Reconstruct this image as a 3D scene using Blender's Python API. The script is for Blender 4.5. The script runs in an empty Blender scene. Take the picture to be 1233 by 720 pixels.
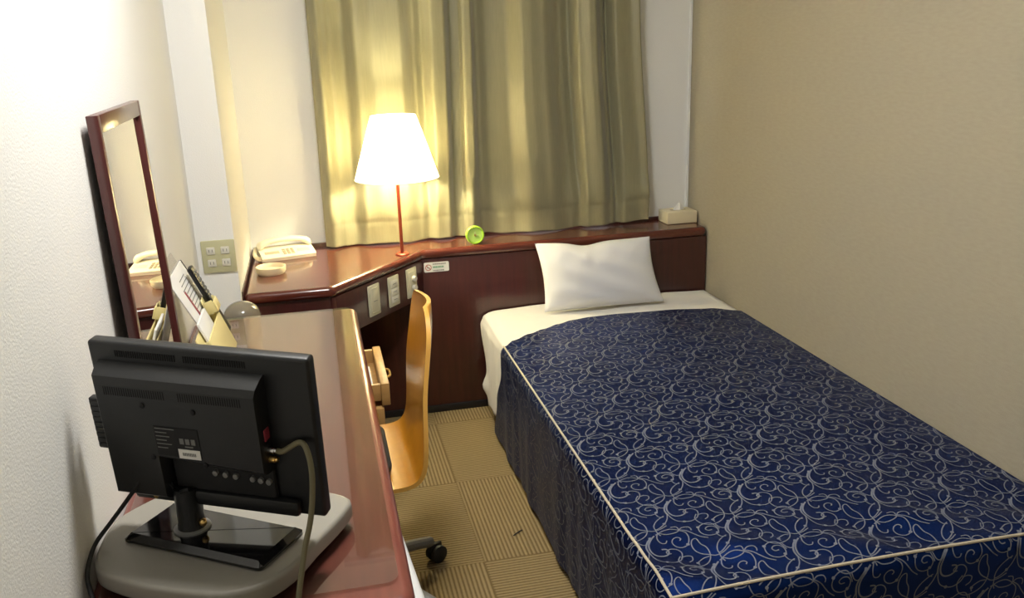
import bpy, bmesh, math, random
from mathutils import Matrix, Vector
random.seed(7)
scene = bpy.context.scene
COL = scene.collection
R = math.radians
PI = math.pi

# ------------------------------------------------------------------ materials
def sock(n, *names):
    for k in names:
        if k in n.inputs: return n.inputs[k]

def mat(name, color, rough=.5, metal=0., coat=0., coat_rough=.05, spec=.5, vary=None, vscale=6., stretch=(1, 1, 1),
        bump=0., bscale=200., sheen=0., emit=None, estr=0., trans=0., aniso=0., tint=None):
    m = bpy.data.materials.new(name); m.use_nodes = True
    nt = m.node_tree; b = nt.nodes['Principled BSDF']
    b.inputs['Base Color'].default_value = (*color, 1)
    b.inputs['Roughness'].default_value = rough
    b.inputs['Metallic'].default_value = metal
    sock(b, 'Specular IOR Level').default_value = spec
    sock(b, 'Coat Weight').default_value = coat
    sock(b, 'Coat Roughness').default_value = coat_rough
    sock(b, 'Sheen Weight').default_value = sheen
    sock(b, 'Transmission Weight').default_value = trans
    if aniso: b.inputs['Anisotropic'].default_value = aniso
    if tint: sock(b, 'Specular Tint').default_value = (*tint, 1)
    if emit:
        sock(b, 'Emission Color').default_value = (*emit, 1); sock(b, 'Emission Strength').default_value = estr
    tc = nt.nodes.new('ShaderNodeTexCoord')
    if vary:
        mp = nt.nodes.new('ShaderNodeMapping'); mp.inputs['Scale'].default_value = stretch
        nz = nt.nodes.new('ShaderNodeTexNoise'); nz.inputs['Scale'].default_value = vscale; nz.inputs['Detail'].default_value = 5
        rp = nt.nodes.new('ShaderNodeValToRGB')
        rp.color_ramp.elements[0].position = .32; rp.color_ramp.elements[0].color = (*color, 1)
        rp.color_ramp.elements[1].position = .68; rp.color_ramp.elements[1].color = (*vary, 1)
        nt.links.new(tc.outputs['Object'], mp.inputs['Vector']); nt.links.new(mp.outputs['Vector'], nz.inputs['Vector'])
        nt.links.new(nz.outputs['Fac'], rp.inputs['Fac']); nt.links.new(rp.outputs['Color'], b.inputs['Base Color'])
    if bump:
        nb = nt.nodes.new('ShaderNodeTexNoise'); nb.inputs['Scale'].default_value = bscale; nb.inputs['Detail'].default_value = 3
        bp = nt.nodes.new('ShaderNodeBump'); bp.inputs['Strength'].default_value = bump; bp.inputs['Distance'].default_value = .002
        nt.links.new(tc.outputs['Object'], nb.inputs['Vector']); nt.links.new(nb.outputs['Fac'], bp.inputs['Height'])
        nt.links.new(bp.outputs['Normal'], b.inputs['Normal'])
    return m

def carpet_mat(xa, ya):
    m = bpy.data.materials.new('ribbed_carpet_tiles'); m.use_nodes = True
    nt = m.node_tree; b = nt.nodes['Principled BSDF']; b.inputs['Roughness'].default_value = .95
    sock(b, 'Specular IOR Level').default_value = .1
    N, L = nt.nodes.new, nt.links.new
    tc = N('ShaderNodeTexCoord'); sp = N('ShaderNodeSeparateXYZ'); L(tc.outputs['Object'], sp.inputs[0])
    def math_(op, a, c=None):
        n = N('ShaderNodeMath'); n.operation = op
        for i, q in enumerate((a, c)):
            if q is None: continue
            if isinstance(q, (int, float)): n.inputs[i].default_value = q
            else: L(q, n.inputs[i])
        return n.outputs[0]
    ux = math_('MULTIPLY', math_('SUBTRACT', sp.outputs[0], xa), 2.)
    uy = math_('MULTIPLY', math_('SUBTRACT', sp.outputs[1], ya), 2.)
    par = math_('FLOORED_MODULO', math_('ADD', math_('FLOOR', ux), math_('FLOOR', uy)), 2.)
    def ribs(u):
        s = math_('SINE', math_('MULTIPLY', u, 2 * PI * 40))
        return math_('ADD', math_('MULTIPLY', s, .5), .5)
    mx = N('ShaderNodeMix'); mx.data_type = 'FLOAT'; L(par, mx.inputs[0])
    L(ribs(ux), mx.inputs[2]); L(ribs(uy), mx.inputs[3])
    rib = mx.outputs[0]
    def seam(u):
        f = math_('FRACT', u); d = math_('MINIMUM', f, math_('SUBTRACT', 1., f))
        return math_('LESS_THAN', d, .006)
    se = math_('MAXIMUM', seam(ux), seam(uy))
    nz = N('ShaderNodeTexNoise'); nz.inputs['Scale'].default_value = 90; L(tc.outputs['Object'], nz.inputs['Vector'])
    fac = math_('MULTIPLY', math_('ADD', math_('MULTIPLY', rib, .8), math_('MULTIPLY', nz.outputs['Fac'], .25)), math_('SUBTRACT', 1., math_('MULTIPLY', se, .4)))
    rp = N('ShaderNodeValToRGB'); L(fac, rp.inputs['Fac'])
    rp.color_ramp.elements[0].position = .12; rp.color_ramp.elements[0].color = (.150, .104, .045, 1)
    rp.color_ramp.elements[1].position = .75; rp.color_ramp.elements[1].color = (.30, .226, .116, 1)
    L(rp.outputs['Color'], b.inputs['Base Color'])
    bp = N('ShaderNodeBump'); bp.inputs['Strength'].default_value = .6; bp.inputs['Distance'].default_value = .004
    L(fac, bp.inputs['Height']); L(bp.outputs['Normal'], b.inputs['Normal'])
    return m

def thin_glass(name, tint=(1, 1, 1), rough=0., ior=1.5):
    m = bpy.data.materials.new(name); m.use_nodes = True
    nt = m.node_tree; nt.nodes.clear(); N, L = nt.nodes.new, nt.links.new
    out = N('ShaderNodeOutputMaterial'); mx = N('ShaderNodeMixShader'); fr = N('ShaderNodeFresnel'); fr.inputs['IOR'].default_value = ior
    tr = N('ShaderNodeBsdfTransparent'); tr.inputs['Color'].default_value = (*tint, 1)
    gl = N('ShaderNodeBsdfGlossy'); gl.inputs['Roughness'].default_value = rough
    ge = N('ShaderNodeNewGeometry'); inv = N('ShaderNodeMath'); inv.operation = 'SUBTRACT'; inv.inputs[0].default_value = 1.; L(ge.outputs['Backfacing'], inv.inputs[1])
    # one sheet of two parallel surfaces: both reflections are counted on the outer face
    tw = N('ShaderNodeMath'); tw.operation = 'MULTIPLY'; tw.inputs[1].default_value = 1.75; L(fr.outputs[0], tw.inputs[0])
    ml = N('ShaderNodeMath'); ml.operation = 'MULTIPLY'; ml.use_clamp = True; L(tw.outputs[0], ml.inputs[0]); L(inv.outputs[0], ml.inputs[1])
    L(ml.outputs[0], mx.inputs[0]); L(tr.outputs[0], mx.inputs[1]); L(gl.outputs[0], mx.inputs[2]); L(mx.outputs[0], out.inputs[0])
    return m

def shade_mat():
    m = bpy.data.materials.new('lamp_shade_cloth'); m.use_nodes = True
    nt = m.node_tree; nt.nodes.clear(); N, L = nt.nodes.new, nt.links.new
    out = N('ShaderNodeOutputMaterial'); mx = N('ShaderNodeMixShader'); mx.inputs[0].default_value = .42
    d = N('ShaderNodeBsdfDiffuse'); d.inputs['Color'].default_value = (.9, .86, .74, 1)
    t = N('ShaderNodeBsdfTranslucent'); t.inputs['Color'].default_value = (.93, .86, .66, 1)
    L(d.outputs[0], mx.inputs[1]); L(t.outputs[0], mx.inputs[2]); L(mx.outputs[0], out.inputs[0])
    return m

def emit_mat(name, color, s):
    m = bpy.data.materials.new(name); m.use_nodes = True
    nt = m.node_tree; nt.nodes.clear(); N, L = nt.nodes.new, nt.links.new
    out = N('ShaderNodeOutputMaterial'); e = N('ShaderNodeEmission'); e.inputs['Color'].default_value = (*color, 1); e.inputs['Strength'].default_value = s
    L(e.outputs[0], out.inputs[0]); return m

M = {}
M['wall_white'] = mat('white_wallpaper', (.86, .855, .82), .9, bump=.35, bscale=260, spec=.2)
M['wall_beige'] = mat('beige_wallpaper', (.41, .37, .275), .9, vary=(.385, .345, .255), vscale=140, stretch=(1, .25, 1), bump=.25, bscale=330, spec=.2)
M['ceiling'] = mat('ceiling_paper', (.8, .79, .76), .95)
M['carpet'] = carpet_mat(-1.2075, -.1116)
WST = (1, .12, 6)
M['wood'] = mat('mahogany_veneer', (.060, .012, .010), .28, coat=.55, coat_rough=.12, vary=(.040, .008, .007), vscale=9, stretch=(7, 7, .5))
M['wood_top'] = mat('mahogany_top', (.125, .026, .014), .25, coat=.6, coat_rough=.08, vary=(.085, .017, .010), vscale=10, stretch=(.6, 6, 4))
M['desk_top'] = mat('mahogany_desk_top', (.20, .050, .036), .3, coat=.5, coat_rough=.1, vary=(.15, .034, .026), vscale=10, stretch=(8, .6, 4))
M['wood_mirror'] = mat('mahogany_mirror_frame', (.085, .018, .016), .3, coat=.4, coat_rough=.12, vary=(.06, .012, .011), vscale=9, stretch=(7, 7, .5))
M['black'] = mat('black_plastic', (.006, .0068, .0078), .40, bump=.15, bscale=900)
M['black_gloss'] = mat('black_gloss_plastic', (.006, .006, .007), .07, coat=.5)
M['black_matte'] = mat('black_matte', (.008, .008, .009), .75)
M['slot'] = mat('vent_slot_black', (.002, .002, .002), .9)
M['rubber'] = mat('black_rubber', (.01, .01, .01), .6)
M['plinth'] = mat('black_plinth', (.010, .009, .010), .35)
M['tray'] = mat('warm_grey_board', (.27, .255, .22), .38)
M['cream'] = mat('cream_plastic', (.72, .64, .43), .38)
M['cream_dark'] = mat('dark_cream_plastic', (.42, .36, .24), .5)  # darker cream for the phone keys, a name strip and the tissue slot
M['phone_white'] = mat('ivory_phone_plastic', (.78, .72, .55), .35)
M['plate'] = mat('ivory_switch_plastic', (.60, .57, .42), .4)
M['plate_white'] = mat('white_switch_plastic', (.70, .68, .58), .4)
M['plate_outlet'] = mat('yellowed_outlet_plate', (.55, .53, .32), .45)
M['ink'] = mat('grey_ink', (.18, .18, .17), .7)
M['ink_green'] = mat('green_ink', (.10, .30, .16), .7)
M['ink_red'] = mat('red_ink', (.45, .05, .04), .7)
M['white_paper'] = mat('white_paper', (.80, .79, .75), .8)
M['white_cloth'] = mat('white_cotton_sheet', (.74, .72, .67), .85, sheen=.2, bump=.2, bscale=500)
M['pillow'] = mat('white_pillowcase', (.78, .78, .78), .85, sheen=.2, bump=.15, bscale=600)
M['navy'] = mat('navy_satin', (.0075, .031, .175), .42, metal=.93, bump=.05, bscale=900, vary=(.0055, .023, .140), vscale=5)
M['thread'] = mat('silver_grey_thread', (.16, .178, .24), .6, spec=.3)
M['piping'] = mat('beige_piping_cord', (.55, .48, .36), .7)
M['curtain'] = mat('olive_gold_satin', (.27, .25, .145), .46, sheen=.3, vary=(.245, .228, .13), vscale=160, stretch=(1, 1, .1), spec=.6)
M['lime'] = mat('lime_plastic', (.36, .62, .05), .35)
M['lime_face'] = mat('lime_clock_face', (.42, .62, .14), .4)
M['orange_ply'] = mat('honey_plywood', (.52, .215, .013), .3, coat=.5, coat_rough=.15, vary=(.46, .185, .012), vscale=5, stretch=(5, 5, .5))
M['ply_edge'] = mat('plywood_edge', (.70, .38, .08), .4)
M['cushion'] = mat('charcoal_seat_pad', (.02, .018, .016), .85)
M['grey_metal'] = mat('grey_painted_metal', (.22, .22, .21), .4, metal=.3)
M['chrome'] = mat('chrome', (.7, .7, .7), .2, metal=1)
M['brass'] = mat('brass_screw', (.75, .50, .18), .3, metal=1)
M['oak'] = mat('light_drawer_wood', (.50, .29, .10), .5, vary=(.43, .24, .08), vscale=8, stretch=(1, 6, 6))
M['fridge'] = mat('white_enamel', (.74, .75, .76), .35)
M['yellow'] = mat('pale_yellow_plastic', (.72, .62, .28), .4)
M['smoke'] = mat('smoky_brown_gloss', (.20, .175, .13), .12, coat=.5)
M['mirror'] = mat('mirror_silver', (.86, .86, .83), .01, metal=1)
M['clear'] = thin_glass('clear_acrylic', (.85, .87, .86))
M['glass'] = thin_glass('desk_glass', (.93, .95, .93), .03, 1.62)
M['pane'] = thin_glass('window_glass', (.95, .97, .98))
M['alu'] = mat('window_aluminium', (.55, .55, .54), .4, metal=.6)
M['lamp_pole'] = mat('copper_red_lamp_pole', (.30, .055, .025), .3, metal=.4)
M['shade'] = shade_mat()
M['cable_beige'] = mat('olive_beige_cable', (.17, .15, .08), .5)
M['diffuser'] = emit_mat('ceiling_lamp_diffuser', (1., .975, .93), 46)
M['bulb'] = emit_mat('bulb_glow', (1., .88, .55), 440)
M['red_band'] = mat('red_band', (.30, .03, .05), .6)
M['drawer_paper'] = mat('pale_blue_paper', (.62, .66, .74), .7)

# ------------------------------------------------------------------ mesh builder
class MB:
    def __init__(self): self.bm = bmesh.new(); self.mi = 0
    def face(self, vs):
        try:
            f = self.bm.faces.new(vs); f.material_index = self.mi; return f
        except ValueError: return None
    def box(self, x0, x1, y0, y1, z0, z1, bev=0., seg=2):
        bm = self.bm
        n0 = set(bm.faces)
        r = bmesh.ops.create_cube(bm, size=1.)
        for v in r['verts']:
            v.co = Vector(((x0 + x1) / 2 + v.co.x * (x1 - x0), (y0 + y1) / 2 + v.co.y * (y1 - y0), (z0 + z1) / 2 + v.co.z * (z1 - z0)))
        if bev:
            es = {e for v in r['verts'] for e in v.link_edges}
            bmesh.ops.bevel(bm, geom=list(es), offset=bev, segments=seg, affect='EDGES', profile=.5)
        for f in bm.faces:
            if f not in n0: f.material_index = self.mi
        return self
    def rings(self, rings, cap0=True, cap1=True, closed=True, flatcaps=False):
        vs = [[self.bm.verts.new(p) for p in r] for r in rings]
        n = len(vs[0])
        for a, b in zip(vs, vs[1:]):
            for i in range(n if closed else n - 1):
                j = (i + 1) % n; self.face((a[i], a[j], b[j], b[i]))
        caps = []
        if cap0: caps.append(self.face(list(reversed(vs[0]))))
        if cap1: caps.append(self.face(vs[-1]))
        caps = [f for f in caps if f and len(f.verts) > 8]
        if flatcaps and caps:
            r = bmesh.ops.inset_region(self.bm, faces=caps, thickness=.0012, use_even_offset=True)
            bmesh.ops.triangulate(self.bm, faces=caps)
        return self
    def lathe(self, prof, c=(0, 0, 0), n=40, axis='z', cap=True):
        rs = []
        for r, h in prof:
            ring = []
            for i in range(n):
                a = 2 * PI * i / n; u, w = max(r, 1e-5) * math.cos(a), max(r, 1e-5) * math.sin(a)
                ring.append({'z': (c[0] + u, c[1] + w, c[2] + h), 'y': (c[0] + u, c[1] + h, c[2] - w), 'x': (c[0] + h, c[1] + u, c[2] + w)}[axis])
            rs.append(ring)
        return self.rings(rs, cap, cap)
    def tube(self, path, r, n=10, cap=True, smooth=0):
        if smooth: path = catmull(path, smooth)
        P = [Vector(p) for p in path]; rs = []
        up = None
        for i, p in enumerate(P):
            t = (P[min(i + 1, len(P) - 1)] - P[max(i - 1, 0)]).normalized()
            if up is None:
                up = Vector((0, 0, 1)) if abs(t.z) < .9 else Vector((1, 0, 0))
            s = t.cross(up).normalized(); up = s.cross(t).normalized()
            rr = r[i] if isinstance(r, (list, tuple)) else r
            rs.append([p + s * rr * math.cos(2 * PI * k / n) + up * rr * math.sin(2 * PI * k / n) for k in range(n)])
        return self.rings(rs, cap, cap)
    def slab(self, poly, z0, z1, nose=.0, seg=4, bottom=True, axis='z'):
        """extrude a CCW outline with rounded upper (and lower) edges"""
        prof = []
        if nose:
            if bottom:
                for k in range(seg + 1):
                    a = PI / 2 * k / seg; prof.append((-nose * (1 - math.sin(a)), z0 + nose * (1 - math.cos(a))))
            else: prof.append((0, z0))
            for k in range(seg + 1):
                a = PI / 2 * k / seg; prof.append((-nose * (1 - math.cos(a)), z1 - nose * (1 - math.sin(a))))
        else: prof = [(0, z0), (0, z1)]
        rs = []
        for off, z in prof:
            q = offset_poly(poly, off)
            if axis == 'z': rs.append([(x, y, z) for x, y in q])
            else: rs.append([(x, -z, y) for x, y in q])     # outline in x,z; depth towards -y
        return self.rings(rs, flatcaps=nose > 0)
    def grid(self, f, nu, nv, closed_u=False):
        vs = [[self.bm.verts.new(f(i / nu, j / nv)) for j in range(nv + 1)] for i in range(nu + 1)]
        for i in range(nu):
            for j in range(nv): self.face((vs[i][j], vs[i + 1][j], vs[i + 1][j + 1], vs[i][j + 1]))
        return self
    def sphere(self, c, r, sx=1, sy=1, sz=1, n=16):
        prof = [(r * math.sin(PI * k / n), -r * math.cos(PI * k / n)) for k in range(n + 1)]
        b0 = len(self.bm.verts); self.lathe(prof, (0, 0, 0), n * 2)
        self.bm.verts.ensure_lookup_table()
        for v in list(self.bm.verts)[b0:]: v.co = Vector((c[0] + v.co.x * sx, c[1] + v.co.y * sy, c[2] + v.co.z * sz))
        return self
    def transform(self, mtx, start=0):
        for v in list(self.bm.verts)[start:]: v.co = mtx @ v.co
        return self
    def build(self, name, material, parent=None, origin=None, smooth=True, angle=35, weld=0., normals=True):
        if weld: bmesh.ops.remove_doubles(self.bm, verts=self.bm.verts, dist=weld)
        if normals: bmesh.ops.recalc_face_normals(self.bm, faces=self.bm.faces)
        me = bpy.data.meshes.new(name); 
        off = Vector(origin) if origin is not None else (OFF[parent.name] if parent else Vector((0, 0, 0)))
        for v in self.bm.verts: v.co = v.co - off
        for f in self.bm.faces: f.smooth = smooth
        self.bm.to_mesh(me); self.bm.free()
        for m in (material if isinstance(material, (list, tuple)) else [material]): me.materials.append(m)
        if smooth: me.set_sharp_from_angle(angle=R(angle))
        o = bpy.data.objects.new(name, me); COL.objects.link(o)
        if parent: o.parent = parent
        else: o.location = off
        OFF[o.name] = off
        return o
OFF = {}

def offset_poly(poly, d):
    if abs(d) < 1e-9: return list(poly)
    n = len(poly); out = []
    for i in range(n):
        p, a, b = Vector(poly[i]), Vector(poly[i - 1]), Vector(poly[(i + 1) % n])
        e1, e2 = (p - a).normalized(), (b - p).normalized()
        n1, n2 = Vector((e1.y, -e1.x)), Vector((e2.y, -e2.x))
        m = n1 + n2
        m = m / max(m.dot(n1), .3) if m.length > 1e-6 else n1
        out.append((p.x + m.x * d, p.y + m.y * d))
    return out

def round_poly(pts, radii, seg=6):
    n = len(pts); out = []
    if isinstance(radii, (int, float)): radii = [radii] * n
    for i in range(n):
        p, a, b, r = Vector(pts[i]), Vector(pts[i - 1]), Vector(pts[(i + 1) % n]), radii[i]
        if r <= 0: out.append(tuple(p)); continue
        u, w = (a - p).normalized(), (b - p).normalized()
        ang = u.angle(w); t = r / math.tan(ang / 2)
        c = p + (u + w).normalized() * (r / math.sin(ang / 2))
        s, e = p + u * t - c, p + w * t - c
        tot = s.angle_signed(e)
        for k in range(seg + 1):
            q = -tot * k / seg
            out.append((c.x + s.x * math.cos(q) - s.y * math.sin(q), c.y + s.x * math.sin(q) + s.y * math.cos(q)))
    return out

def catmull(P, sub):
    P = [Vector(p) for p in P]; out = []
    for i in range(len(P) - 1):
        a, b, c, d = P[max(i - 1, 0)], P[i], P[i + 1], P[min(i + 2, len(P) - 1)]
        for k in range(sub):
            t = k / sub
            out.append(.5 * (2 * b + (c - a) * t + (2 * a - 5 * b + 4 * c - d) * t * t + (3 * b - a - 3 * c + d) * t ** 3))
    out.append(P[-1]); return out

def interp(xs, ys, x):
    if x <= xs[0]: return ys[0]
    if x >= xs[-1]: return ys[-1]
    for i in range(len(xs) - 1):
        if x <= xs[i + 1]:
            t = (x - xs[i]) / (xs[i + 1] - xs[i]); t = t * t * (3 - 2 * t)
            return ys[i] + (ys[i + 1] - ys[i]) * t
def sm(a, b, x):
    t = min(max((x - a) / (b - a), 0), 1); return t * t * (3 - 2 * t)

def tag(o, label=None, cat=None, group=None, kind=None):
    if label: o['label'] = label
    if cat: o['category'] = cat
    if group: o['group'] = group
    if kind: o['kind'] = kind
    return o
def thing(name, label, cat, loc=(0, 0, 0), rz=0., group=None, local=False):
    o = bpy.data.objects.new(name, None); o.empty_display_size = .05; COL.objects.link(o)
    o.location = loc; o.rotation_euler = (0, 0, rz); OFF[o.name] = Vector((0, 0, 0)) if local else Vector(loc)
    return tag(o, label, cat, group)
def struct(mb, name, m, smooth=False):
    return tag(mb.build(name, m, smooth=smooth), kind='structure')
def copy_tree(o, parent=None):
    c = o.copy(); COL.objects.link(c); OFF[c.name] = OFF[o.name]
    if parent: c.parent = parent
    for ch in [k for k in bpy.data.objects if k.parent == o]: copy_tree(ch, c)
    return c

# ------------------------------------------------------------------ the room
XW, YB, YF, ZC = -1.977, .227, -4.1, 2.35
struct(MB().box(XW - .1, .1, YF - .1, YB + .5, -.1, 0), 'floor', M['carpet'])
struct(MB().box(XW - .1, .1, YF - .1, YB + .5, ZC, ZC + .1), 'ceiling', M['ceiling'])
struct(MB().box(XW - .1, XW, YF - .1, YB + .1, 0, ZC), 'wall_left', M['wall_white'])
struct(MB().box(0, .1, YF - .1, YB + .1, 0, ZC), 'wall_right', M['wall_beige'])
struct(MB().box(XW, 0, YF - .1, YF, 0, ZC), 'wall_front', M['wall_white'])
# back wall with the window opening
WX0, WX1, WZ0, WZ1 = -1.46, -.30, .70, 2.05
w = MB(); w.box(XW, WX0, YB, YB + .1, 0, ZC); w.box(WX1, 0, YB, YB + .1, 0, ZC); w.box(WX0, WX1, YB, YB + .1, 0, WZ0); w.box(WX0, WX1, YB, YB + .1, WZ1, ZC)
struct(w, 'wall_back', M['wall_white'])
struct(MB().box(XW, -1.859, -.45, YB, 0, ZC), 'wall_corner', M['wall_white'])
struct(MB().box(-.010, -.0005, YB - .008, YB, .69, ZC), 'trim_1', M['wall_white'])
w = MB()
for a in ((WX0, WX0 + .04, WZ0, WZ1), (WX1 - .04, WX1, WZ0, WZ1), (WX0 + .04, WX1 - .04, WZ0, WZ0 + .04), (WX0 + .04, WX1 - .04, WZ1 - .04, WZ1), (-.90, -.86, WZ0 + .04, WZ1 - .04)):
    w.box(a[0], a[1], YB + .03, YB + .07, a[2], a[3], .004)
win = struct(w, 'window_1', M['alu'])
OFF[win.name] = Vector((0, 0, 0))
for a in ((WX0 + .04, -.90), (-.86, WX1 - .04)):
    MB().box(a[0], a[1], YB + .047, YB + .053, WZ0 + .04, WZ1 - .04).build('window_pane', M['pane'], win, smooth=False)

# ------------------------------------------------------------------ headboard and corner counter
hb = thing('headboard_counter', 'glossy dark mahogany headboard running along the back wall into an angled corner counter', 'headboard', (-.9, .1, 0))
ctop = [(-1.853, -.432), (-1.565, -.432), (-1.205, -.002), (-.006, -.002), (-.006, .212), (-1.853, .212)]
ctop = round_poly(ctop, [.022, .03, .03, .024, .022, .022], 5)
MB().slab(ctop, .651, .690, .017, 5).build('counter_top', M['wood_top'], hb)
lip = MB(); lip.box(-1.852, -.008, .2125, .226, .60, .704, .003); lip.box(-1.8575, -1.8535, -.43, .212, .62, .700, .001)
lip.build('back_lip', M['wood'], hb)
MB().box(-1.505, -.007, .006, .03, .030, .6505, .002).build('headboard_panel', M['wood'], hb)
MB().box(-1.505, -.007, .002, .03, .0, .030, .002).build('plinth', M['plinth'], hb)
# angled apron with the switches
A0, A1 = Vector((-1.555, -.412)), Vector((-1.208, .004)); dirA = (A1 - A0).normalized(); nA = Vector((dirA.y, -dirA.x))
ap = MB(); ap.box(0, (A1 - A0).length, 0, .018, .500, .6505, .002)
mA = Matrix.Translation((A0.x, A0.y, 0)) @ Matrix.Rotation(math.atan2(dirA.y, dirA.x), 4, 'Z')
ap.transform(mA).build('switch_apron', M['wood'], hb)
cf = MB(); cf.box(-1.852, -1.575, -.415, -.397, 0.03, .6505, .002); cf.box(-1.575, -1.557, -.415, .02, .03, .6505, .002); cf.build('cabinet_front', M['wood'], hb)
MB().box(-1.852, -1.56, -.405, -.39, 0, .03).build('cabinet_plinth', M['plinth'], hb)

# switch plates on the apron
def plate_at(s, label, kind):
    p = A0 + dirA * s
    t = thing('switch_plate', label, 'switch', (p.x, p.y, .582), math.atan2(dirA.y, dirA.x), 'ivory plates on the angled counter front', local=True)
    MB().box(-.034, .034, -.008, -.0002, -.058, .058, .004).build('plate', M['plate'], t)
    if kind == 0:
        MB().box(-.022, .022, -.010, -.0075, -.045, .045, .003).build('rocker', M['plate'], t)
        MB().box(-.012, .012, -.0106, -.0102, -.004, -.002).build('marking', M['ink'], t)
    elif kind == 1:
        for k in range(3):
            z = .030 - .030 * k
            r = MB().box(-.022, .022, -.011, -.0075, z - .013, z + .013, .003).build('rocker', M['plate_white'], t)
            MB().box(-.012, .010, -.0116, -.0112, z - .002, z).build('marking', M['ink'], r)
    else:
        MB().box(-.022, .022, -.010, -.0075, -.045, .045, .003).build('insert', M['plate'], t)
        for z in (.016, -.020):
            MB().lathe([(.0115, -.010), (.0115, -.020), (.0095, -.0225), (.0, -.0225)], (.004, 0, z), 24, 'y').build('dial_knob', M['plate_white'], t)
    return t
plate_at(.205, 'plain ivory switch plate with one blank rocker, leftmost on the angled counter front', 0)
plate_at(.330, 'ivory switch plate with three marked rockers, between two other plates', 1)
plate_at(.452, 'ivory plate with two round dials, nearest the no smoking sign', 2)

# no smoking sign on the headboard
sg = thing('no_smoking_sign', 'small white no smoking plaque on the headboard below the counter edge', 'sign', (-1.153, .006, .617))
MB().slab(round_poly([(-1.203, .598), (-1.104, .598), (-1.104, .637), (-1.203, .637)], .005, 4), -.0058, -.0028, 0, axis='y').build('plaque', M['white_paper'], sg)
rg = MB()
cx_, cz_ = -1.186, .617; NN = 28
for k in range(NN):
    a, b = 2 * PI * k / NN, 2 * PI * (k + 1) / NN
    rg.face([rg.bm.verts.new((cx_ + r * math.cos(q), .0022, cz_ + r * math.sin(q))) for r, q in ((.0125, a), (.0125, b), (.0100, b), (.0100, a))])
q = MB(); rg.face([rg.bm.verts.new((cx_ + dx, .0022, cz_ + dz)) for dx, dz in ((-.009, .007), (-.007, .009), (.009, -.007), (.007, -.009))])
rg.build('red_ring', M['ink_red'], sg, smooth=False)
MB().box(cx_ - .006, cx_ + .005, .0019, .0024, cz_ - .001, cz_ + .001).build('cigarette_symbol', M['ink'], sg)
for i, (z, L_) in enumerate(((.630, .050), (.604, .044))):
    x = -1.168; tx = MB()
    while x < -1.168 + L_:
        wd = random.uniform(.003, .0055); tx.box(x, x + wd, .0019, .0024, z - .0022, z + .0022); x += wd + .0015
    tx.build('print_line', M['ink'], sg, smooth=False)
tx = MB(); x = -1.168
while x < -1.125:
    wd = random.uniform(.003, .006); tx.box(x, x + wd, .0019, .0024, .6145, .6205); x += wd + .0012
tx.build('green_print', M['ink_green'], sg, smooth=False)

# ------------------------------------------------------------------ bed
XE, YE, ZT = -.991, -1.972, .4225
bed = thing('bed', 'single bed with white covered mattress standing against the beige wall', 'bed', (-.5, -1., 0))
MB().box(-.955, -.025, -1.935, -.015, .02, .20, .015).build('bed_base', M['navy'], bed)
MB().box(-.968, -.018, -1.950, -.012, .205, .412, .035, 4).build('mattress', M['white_cloth'], bed)

def ztop(u, v):
    c = .010 * (1 - min(abs((u + .50) / .49), 1) ** 2.2)
    c -= .004 * sm(-.10, 0., u)
    c += .0025 * math.sin(u * 9 + v * 4) * math.sin(v * 6.3 + u * 2) * sm(0, .15, min(u - XE, -u, v - YE))
    f = sm(-1.72, -1.86, v) * sm(YE, YE + .03, v)                     # soft rucks above the foot seam
    c += f * (.006 * math.sin(u * 17 + 1.2 * math.sin(v * 30)) + .004 * math.sin(u * 31 + v * 20))
    return ZT + c
def vtop(u):
    return interp([-.991, -.94, -.87, -.81, -.74, -.68, -.6, -.5, -.3, -.12, -.03, 0], [-.458, -.405, -.358, -.325, -.290, -.266, -.252, -.246, -.255, -.285, -.315, -.325], u)
def vtop_side(d):
    return interp([0, .1, .25, .42], [-.458, -.450, -.365, -.300], d)
def S(u, v, lift=0.):
    if u < XE and v >= YE:
        d = XE - u; a = sm(0, .06, d)
        wv = .0035 * math.sin(v * 21 + 1) * (d / .4) + .0025 * math.sin(v * 47 + 2 * math.sin(v * 9)) * (d / .4)
        x = XE - .012 * math.sin(min(d / .03, 1) * PI / 2) - wv * a - .004 * d
        return Vector((x - lift, v, ztop(XE, v) - d + .006 * (1 - math.exp(-d * 60))))
    if v < YE:
        d = YE - v; a = sm(0, .06, d); uu = max(u, XE)
        wv = .006 * math.sin(uu * 19) * (d / .4)
        return Vector((uu, YE - .012 * math.sin(min(d / .03, 1) * PI / 2) - wv * a - lift, ztop(uu, YE) - d + .006 * (1 - math.exp(-d * 60))))
    return Vector((u, v, ztop(u, v) + lift))

DROP = .405
sp = MB()
def ftop(s, t):
    u = XE + s * (-.006 - XE); v = YE + t * (vtop(u) - YE); return S(u, v)
sp.grid(ftop, 70, 130)
def fside(s, t):
    d = s * DROP; v = YE + t * (vtop_side(d) - YE); p = S(XE - d - 1e-6, v); return p
sp.grid(fside, 26, 130)
sp.grid(lambda s, t: S(XE + s * (-.006 - XE), YE - t * DROP - 1e-6), 70, 24)
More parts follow.
